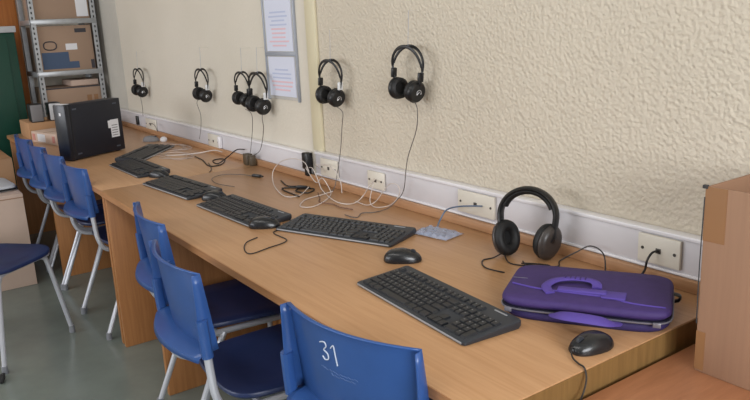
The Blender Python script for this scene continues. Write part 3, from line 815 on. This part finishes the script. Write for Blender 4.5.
# faint pencil marks on the wall
def mark(x, z, label):
    bm = BM(); box(bm, -0.004, 0.004, -0.001, 0.002, 0, 0.05); o = new('pencil_mark', bm, M_pencil); o.location = (x, WY, z)
    tag(o, label, 'mark')

# ------------------------------------------------------------ adapters and cables
bm = BM(); box(bm, -0.020, 0.022, -0.034, 0, 0.0, 0.072, 0.006); box(bm, -0.014, 0.012, -0.026, -0.004, -0.03, 0.004, 0.003)
o = new('plug_in_adapter', bm, M_black); o.location = (-2.66, -0.0915, 0.782); tag(o, 'black plug-in adapter on the trunking below the yellow wall strip', 'adapter')
bm = BM(); box(bm, -0.045, 0.0, -0.025, 0.01, 0.0, 0.055, 0.005); box(bm, 0.004, 0.034, -0.02, 0.01, 0.0, 0.050, 0.005)
o = new('junction_box', bm, mat('dark_olive_plastic', (78, 66, 50), 0.5)); o.location = (-3.19, -0.122, 0.7305); tag(o, 'small dark brown junction box at the back of the desk under the overlapping headphones', 'junction box')

def cable(name, label, pts, r, m, cat='cable', ends=None, group=None):
    bm = BM(); tube(bm, pts, r, 6, 6)
    o = new(name, bm, m, None, 60); tag(o, label, cat, group)
    return o
cable('network_cable', 'white cable rising in a big round loop in front of the black adapter',
      [(-2.62, -0.135, 0.80), (-2.489, -0.2, 0.807), (-2.516, -0.2, 0.84), (-2.581, -0.2, 0.848), (-2.66, -0.2, 0.838), (-2.746, -0.2, 0.81), (-2.79, -0.21, 0.767), (-2.741, -0.238, 0.7335), (-2.588, -0.299, 0.7335), (-2.471, -0.329, 0.7335), (-2.43, -0.312, 0.7335), (-2.449, -0.261, 0.7335), (-2.50, -0.2, 0.743)], 0.0018, M_cablew)
cable('network_cable', 'white cable sagging from the adapter to the small cream socket',
      [(-2.60, -0.135, 0.80), (-2.544, -0.15, 0.805), (-2.507, -0.15, 0.763), (-2.45, -0.167, 0.7335), (-2.273, -0.226, 0.7335), (-2.19, -0.23, 0.7335), (-2.173, -0.192, 0.7335), (-2.18, -0.15, 0.751), (-2.136, -0.15, 0.795), (-2.160, -0.103, 0.812)], 0.0018, M_cablew)
cable('network_cable', 'white cable zigzagging over the desk below the black adapter',
      [(-2.63, -0.135, 0.795), (-2.526, -0.15, 0.750), (-2.474, -0.15, 0.776), (-2.43, -0.15, 0.75), (-2.363, -0.179, 0.7335), (-2.282, -0.256, 0.7335), (-2.238, -0.339, 0.7335), (-2.278, -0.365, 0.7335), (-2.352, -0.303, 0.7335), (-2.372, -0.233, 0.7335), (-2.379, -0.16, 0.738)], 0.0018, M_cablew)
cable('network_cable', 'grey-white cable coiled in a ring below the small cream socket',
      [(-2.170, -0.103, 0.808), (-2.11, -0.15, 0.805), (-2.12, -0.16, 0.745), (-2.068, -0.175, 0.7335), (-2.008, -0.16, 0.746), (-1.959, -0.16, 0.776), (-1.934, -0.16, 0.809), (-1.949, -0.16, 0.832), (-1.99, -0.16, 0.829), (-2.028, -0.16, 0.801), (-2.075, -0.165, 0.752), (-2.113, -0.180, 0.7335), (-2.186, -0.18, 0.736)], 0.0016, M_cablew)
cable('network_cable', 'thin white cable arching across the socket right of the adapter',
      [(-2.57, -0.103, 0.80), (-2.55, -0.13, 0.817), (-2.476, -0.13, 0.828), (-2.416, -0.13, 0.82), (-2.368, -0.13, 0.781), (-2.343, -0.14, 0.7335)], 0.0018, M_cablew)
cable('dark_lead', 'dark thin leads tangled on the desk inside the white cable loop',
      [(-2.74, -0.20, 0.733), (-2.62, -0.23, 0.733), (-2.57, -0.19, 0.733), (-2.52, -0.25, 0.733), (-2.45, -0.235, 0.733), (-2.50, -0.18, 0.733), (-2.60, -0.27, 0.733), (-2.42, -0.29, 0.733)], 0.003, M_cableb, 'cable')
cable('dark_lead', 'thin brown lead lying on the desk behind the angled keyboard',
      [(-2.42, -0.205, 0.733), (-2.33, -0.25, 0.733), (-2.28, -0.28, 0.733), (-2.22, -0.26, 0.733), (-2.16, -0.265, 0.733), (-2.10, -0.25, 0.733)], 0.0022, mat('brown_lead', (110, 78, 60), 0.5), 'cable')
cable('network_cable', 'grey-blue cable plugged into the double socket, dropping behind the angled keyboard',
      [(-1.585, -0.103, 0.812), (-1.61, -0.125, 0.812), (-1.67, -0.13, 0.800), (-1.72, -0.135, 0.780), (-1.725, -0.16, 0.748), (-1.71, -0.185, 0.7335), (-1.68, -0.235, 0.7335), (-1.70, -0.27, 0.7335)], 0.0026, M_cableblue)
cable('power_lead', 'black lead plugged into the socket behind the purple bag',
      [(-0.975, -0.102, 0.812), (-0.978, -0.122, 0.810), (-0.985, -0.130, 0.790), (-0.990, -0.130, 0.765), (-1.005, -0.135, 0.742), (-1.02, -0.15, 0.7335)], 0.003, M_cableb)
cable('audio_lead', 'black lead with a jack lying on the far desk and rising to the wall',
      [(-3.64, -0.236, 0.734), (-3.56, -0.245, 0.734), (-3.49, -0.252, 0.7335), (-3.32, -0.29, 0.7335), (-3.30, -0.24, 0.7335), (-3.40, -0.17, 0.7335), (-3.46, -0.17, 0.7335), (-3.44, -0.22, 0.7335), (-3.34, -0.235, 0.7335), (-3.36, -0.17, 0.757), (-3.36, -0.12, 0.785), (-3.30, -0.104, 0.792)], 0.003, M_cableb)
cable('audio_lead', 'short black lead lying across the joint at the back of the desks',
      [(-3.40, -0.26, 0.7335), (-3.30, -0.29, 0.7335), (-3.22, -0.32, 0.7335), (-3.17, -0.35, 0.7335)], 0.002, M_cableb)
random.seed(11)
for i, (cx, cy, lb) in enumerate(((-3.72, -0.30, 'white cable heap on the far desk below the cream sockets'), (-4.02, -0.20, 'white cable heap on the far desk beside the grey mouse'), (-3.95, -0.40, 'thin white cable curls between tower and keyboard on the far desk'))):
    P = []
    for k in range(12):
        a = k*1.9; r = random.uniform(0.06, 0.15)
        P.append((min(cx+r*1.3*math.cos(a), -3.60 if i else -3.55), min(cy+r*0.7*math.sin(a), -0.13), 0.7335+0.002*(k % 3)))
    cable('network_cable', lb, P, 0.0016, M_cabledull)
cable('network_cable', 'white cable rising from the far desk to the cream socket by the tab',
      [(-3.80, -0.34, 0.7335), (-3.74, -0.26, 0.7335), (-3.66, -0.20, 0.745), (-3.56, -0.16, 0.765), (-3.50, -0.14, 0.7605)], 0.003, M_cablew)
cable('network_cable', 'grey lead arching out of the farthest cream socket',
      [(-4.75, -0.103, 0.79), (-4.68, -0.13, 0.81), (-4.55, -0.14, 0.81), (-4.50, -0.14, 0.77)], 0.002, M_cableg)
bm = BM(); lathe(bm, [(0, 0), (0.016, 0), (0.022, 0.008), (0.020, 0.022), (0.008, 0.030), (0, 0.031)], 18)
o = new('white_cable_plug', bm, M_paper); o.location = (-4.33, -0.165, 0.7302); tag(o, 'small white plug standing beside the grey mouse on the far desk', 'plug')
for k, (x, y, w, a, lb) in enumerate(((-2.905, -0.235, 0.05, 20, 'small black plug end lying on the desk left of the big white loop'), (-2.53, -0.215, 0.045, 35, 'black connector lying within the white cable loop'))):
    bm = BM(); box(bm, -w/2, w/2, -0.008, 0.008, 0, 0.012, 0.003); box(bm, w/2-0.002, w/2+0.014, -0.004, 0.004, 0.003, 0.009, 0.001)
    o = new('cable_connector', bm, M_black); o.location = (x, y, 0.7345 if k else 0.7302); o.rotation_euler = (0, 0, math.radians(a)); tag(o, lb, 'connector')
cable('audio_lead', 'thin dark lead trailing over the desk left of the big white loop',
      [(-2.93, -0.245, 0.7335), (-3.0, -0.27, 0.7335), (-3.06, -0.33, 0.7335), (-3.02, -0.40, 0.7335), (-2.9, -0.43, 0.7335), (-2.78, -0.40, 0.7335)], 0.0014, M_cableg)
# clear plastic bag by the blue cable
bm = BM(); ngx, ngy = 10, 8
g = [[bm.verts.new((-0.07+0.14*i/ngx, -0.045+0.09*j/ngy, 0.004+0.010*abs(math.sin(i*1.7+j*0.9))*(1 if 0 < i < ngx and 0 < j < ngy else 0))) for i in range(ngx+1)] for j in range(ngy+1)]
for j in range(ngy):
    for i in range(ngx): bm.faces.new((g[j][i], g[j][i+1], g[j+1][i+1], g[j+1][i]))
o = new('plastic_bag', bm, M_bagclear, None, 20); o.location = (-1.66, -0.225, 0.7305); o.rotation_euler = (0, 0, math.radians(10))
o.modifiers.new('thickness', 'SOLIDIFY').thickness = 0.0008
tag(o, 'small crumpled clear plastic bag right of the angled keyboard', 'bag')

# ------------------------------------------------------------ computer tower
def tower():
    t = thing('computer_tower', 'black desktop computer tower with white label standing on the far desk', 'computer', (-4.04, -0.771, 0.7302), math.atan2(0.356, -0.187))
    # local x runs back along the big side face, local y points to the hidden side
    L, Wd, H = 0.385, 0.085, 0.300
    bm = BM(); box(bm, 0.028, L, 0.0, Wd, 0.006, H, 0.003); new('case', bm, M_pc, t)
    bm = BM(); box(bm, 0, 0.030, -0.002, Wd+0.002, 0.004, H+0.003, 0.007); bz = new('front_bezel', bm, M_pcbez, t)
    bm = BM(); box(bm, 0.034, 0.040, -0.0012, 0.004, 0.012, H-0.006); new('panel_seam', bm, M_rubber, t)
    bm = BM(); box(bm, L-0.088, L-0.030, -0.0015, 0.002, 0.085, 0.185); box(bm, L-0.105, L-0.06, -0.0017, 0.002, 0.140, 0.182); new('label_sticker', bm, M_paper, t)
    bm = BM()
    for k in range(5): box(bm, L-0.082, L-0.040, -0.0022, -0.0014, 0.095+k*0.014, 0.099+k*0.014)
    new('label_print', bm, M_greybox, t)
    bm = BM()
    for x, z in ((0.052, 0.030), (0.052, H-0.030), (L-0.055, H-0.030), (L-0.060, 0.028)):
        for k in range(4): box(bm, x+k*0.007, x+k*0.007+0.004, -0.0012, 0.001, z, z+0.008)
    new('embossed_logo', bm, mat('logo_grey', (90, 96, 108), 0.4), t)
    bm = BM(); box(bm, -0.0015, 0.002, 0.030, 0.042, H-0.055, H-0.040, 0.0005); new('power_button', bm, M_paper, bz)
    bm = BM(); box(bm, 0.004, 0.045, 0.012, 0.070, H+0.0025, H+0.0045); new('top_sticker', bm, M_paper, t)
    for x in (0.04, L-0.04):
        for y in (0.02, Wd-0.02):
            bm = BM(); box(bm, x-0.012, x+0.012, y-0.008, y+0.008, 0, 0.007); new('foot', bm, M_rubber, t)
tw = tower()

# ------------------------------------------------------------ things on the far desk behind the tower
def carton(name, label, x0, x1, y0, y1, z0, z1, m, extras=None, rz=0, tilt=0, cat='box', group=None):
    cx, cy = (x0+x1)/2, (y0+y1)/2
    a, c, H = (x1-x0)/2, (y1-y0)/2, z1-z0
    t = thing(name, label, cat, (cx, cy, z0), math.radians(rz), group)
    if tilt: t.rotation_euler = (math.radians(tilt), 0, math.radians(rz))
    bm = BM(); box(bm, -a, a, -c, c, 0, H, 0.003); new('carton', bm, m, t)
    bm = BM(); box(bm, -a-0.0004, a+0.0004, -0.002, 0.002, H-0.0006, H+0.0012); new('lid_seam', bm, M_cardin, t)
    for nm, (ya, yb, za, zb), mm, d in (extras or []):
        bm = BM(); box(bm, a-0.002, a+0.0012+d*0.0006, ya*c, yb*c, za*H, zb*H); new(nm, bm, mm, t)
    return t
carton('cardboard_box', 'closed brown cardboard box on the far desk left of the computer tower', -5.50, -5.17, -0.77, -0.40, 0.7305, 0.838, M_cardtan)
c_ = carton('flat_carton', 'flat pale carton with printed end leaning on the far desk behind the chair backs', -5.03, -4.81, -0.81, -0.45, 0.7305, 0.800, M_cardpale,
       [('printed_label', (-0.5, 0.1, 0.15, 0.85), M_paper, 1), ('red_print', (-0.9, -0.70, 0.2, 0.8), mat('red_print_ink', (190, 130, 120), 0.7), 1), ('red_print', (0.65, 0.85, 0.2, 0.8), mat('red_print_ink', (190, 120, 110), 0.7), 1)], rz=-77)
def speaker(label, x, y, z, m):
    s = thing('desktop_speaker', label, 'speaker', (x, y, z), 0)
    bm = BM(); box(bm, -0.05, 0.05, -0.040, 0.040, 0, 0.12, 0.008); new('cabinet', bm, M_black, s)
    bm = BM(); box(bm, 0.046, 0.054, -0.036, 0.036, 0.005, 0.115, 0.004); new('grille', bm, m, s)
speaker('grey-fronted small speaker on the closed box, nearer the green locker', -5.235, -0.705, 0.8385, M_greybox)
speaker('pale-fronted small speaker on the closed box, nearer the computer tower', -5.235, -0.590, 0.8385, M_greytop)

# ------------------------------------------------------------ steel shelving with boxes
def shelving():
    x0, x1, y0, y1 = -6.16, -5.75, -0.560, -0.095
    s = thing('steel_shelving', 'galvanised slotted-angle steel shelving unit in the far corner', 'shelving', ((x0+x1)/2, (y0+y1)/2, 0))
    cx, cy = (x0+x1)/2, (y0+y1)/2
    for x, sx in ((x0, 1), (x1, -1)):
        for y, sy in ((y0, 1), (y1, -1)):
            bm = BM()
            box(bm, min(x, x+sx*0.003)-cx, max(x, x+sx*0.003)-cx, min(y, y+sy*0.038)-cy, max(y, y+sy*0.038)-cy, 0, 2.4)
            box(bm, min(x, x+sx*0.038)-cx, max(x, x+sx*0.038)-cx, min(y, y+sy*0.003)-cy, max(y, y+sy*0.003)-cy, 0, 2.4)
            p = new('post', bm, M_galv, s)
            if x == x1:
                bm = BM(); z = 0.72
                while z < 2.0:
                    ya = y+sy*0.019-cy
                    box(bm, x-cx-0.0005, x-cx+0.0012, ya-0.005, ya+0.005, z, z+0.017); z += 0.036
                new('post_slots', bm, M_hole, p)
    for z in (0.35, 0.74, 1.135, 1.508, 1.95):
        bm = BM(); box(bm, x0+0.004-cx, x1-0.004-cx, y0+0.004-cy, y1-0.004-cy, z-0.004, z)
        box(bm, x1-0.006-cx, x1+0.004-cx, y0+0.003-cy, y1-0.003-cy, z-0.034, z+0.002, 0.001)
        box(bm, x0+0.003-cx, x1-0.003-cx, y0-0.004-cy, y0+0.002-cy, z-0.034, z+0.002, 0.001)
        new('shelf', bm, M_galv, s)
shelving()
GB = 'cardboard boxes on the steel shelving'
kb_ = carton('cardboard_box', 'brown box on the steel shelving with blue print and a dark oval logo', -6.13, -5.775, -0.525, -0.140, 1.5085-0.3725, 1.462, M_cardgrey, [
    ('blue_print', (-0.92, 0.05, 0.05, 0.42), M_printblue, 1), ('blue_print', (0.05, 0.40, 0.05, 0.20), M_printblue, 1),
    ('dark_print', (0.38, 0.80, 0.84, 0.93), M_printdark, 1), ('white_label', (-0.02, 0.40, 0.46, 0.60), M_paper, 2), ('dark_print', (0.85, 0.98, 0.02, 0.22), M_printdark, 1)], group=GB)
bm = BM()
tube(bm, [(0.1785, -0.112+0.044*p[0], 0.185+0.030*p[1]) for p in superell(1, 1, 2.6, 24)], 0.0045, 6, closed=True)
new('oval_logo', bm, M_printdark, kb_)
carton('cardboard_box', 'brown box at the top of the picture on the highest visible shelf', -6.13, -5.775, -0.520, -0.135, 1.5105, 1.80, M_cardgrey, [
    ('white_label', (0.52, 0.95, 0.05, 0.5), M_paper, 1), ('dark_print', (-0.7, 0.3, 0.62, 0.72), M_printdark, 1)], group=GB)
carton('cardboard_box', 'large pinkish-brown box on the lower shelf, just above the tower', -6.13, -5.765, -0.530, -0.125, 0.7425, 1.015, M_cardgrey, [
    ('corner_print', (0.45, 0.62, 0.55, 0.75), M_tape, 1), ('corner_print', (0.70, 0.85, 0.55, 0.75), M_tape, 1), ('open_flap', (-1, 1, 0.965, 1.0), M_printdark, 1)], group=GB)
carton('flat_carton', 'flat whitish carton wedged beneath the middle shelf above a box', -6.10, -5.80, -0.33, -0.13, 1.0175, 1.06, M_cardpale, cat='box')

# ------------------------------------------------------------ green locker and floor boxes
l = thing('steel_locker', 'dark green steel locker standing at the left edge', 'locker', (-6.1, -1.1, 0))
bm = BM(); box(bm, -0.22, 0.18, -0.45, 0.455, 0.0, 1.43, 0.004); new('body', bm, M_green, l)
bm = BM(); box(bm, 0.18, 0.20, -0.44, 0.395, 0.06, 1.40, 0.004); dr = new('door', bm, M_green, l)
bm = BM(); box(bm, 0.20, 0.215, -0.38, -0.36, 0.75, 0.87, 0.004); new('handle', bm, M_silver, dr)
bm = BM(); box(bm, -0.23, 0.205, -0.46, 0.465, 1.43, 1.475, 0.004); new('top_board', bm, M_greytop, l)

carton('cardboard_box', 'large pale cardboard box on the floor at left with its flap folded', -4.85, -4.37, -1.75, -0.985, 0.0005, 0.54, M_cardpale, [('flap_line', (-1, 1, 0.955, 0.965), M_card, 1)])
carton('cardboard_box', 'taller brown cardboard box on the floor in front of the green locker', -5.55, -4.95, -1.75, -0.93, 0.0005, 0.66, M_cardtan)
t = thing('plastic_tray', 'whitish plastic tray with dark rim lying on the pale floor box', 'tray', (-4.64, -1.16, 0.5425), math.radians(4))
bm = BM(); slab(bm, superell(0.17, 0.16, 8, 40), 0, 0.03, 0.006); new('shell', bm, M_greytop, t)
bm = BM(); tube(bm, [(x, y, 0.010) for x, y in superell(0.173, 0.163, 8, 40)], 0.006, 6, closed=True); new('dark_rim', bm, M_black, t)

# ceiling lamp fitting that the ceiling light belongs to
t = thing('ceiling_lamp', 'long white ceiling lamp fitting over the desks', 'lamp', (-1.8, -2.2, 2.83))
bm = BM(); box(bm, -1.5, 1.5, -0.25, 0.25, 0.0, 0.069, 0.01); new('housing', bm, M_trunkedge, t)
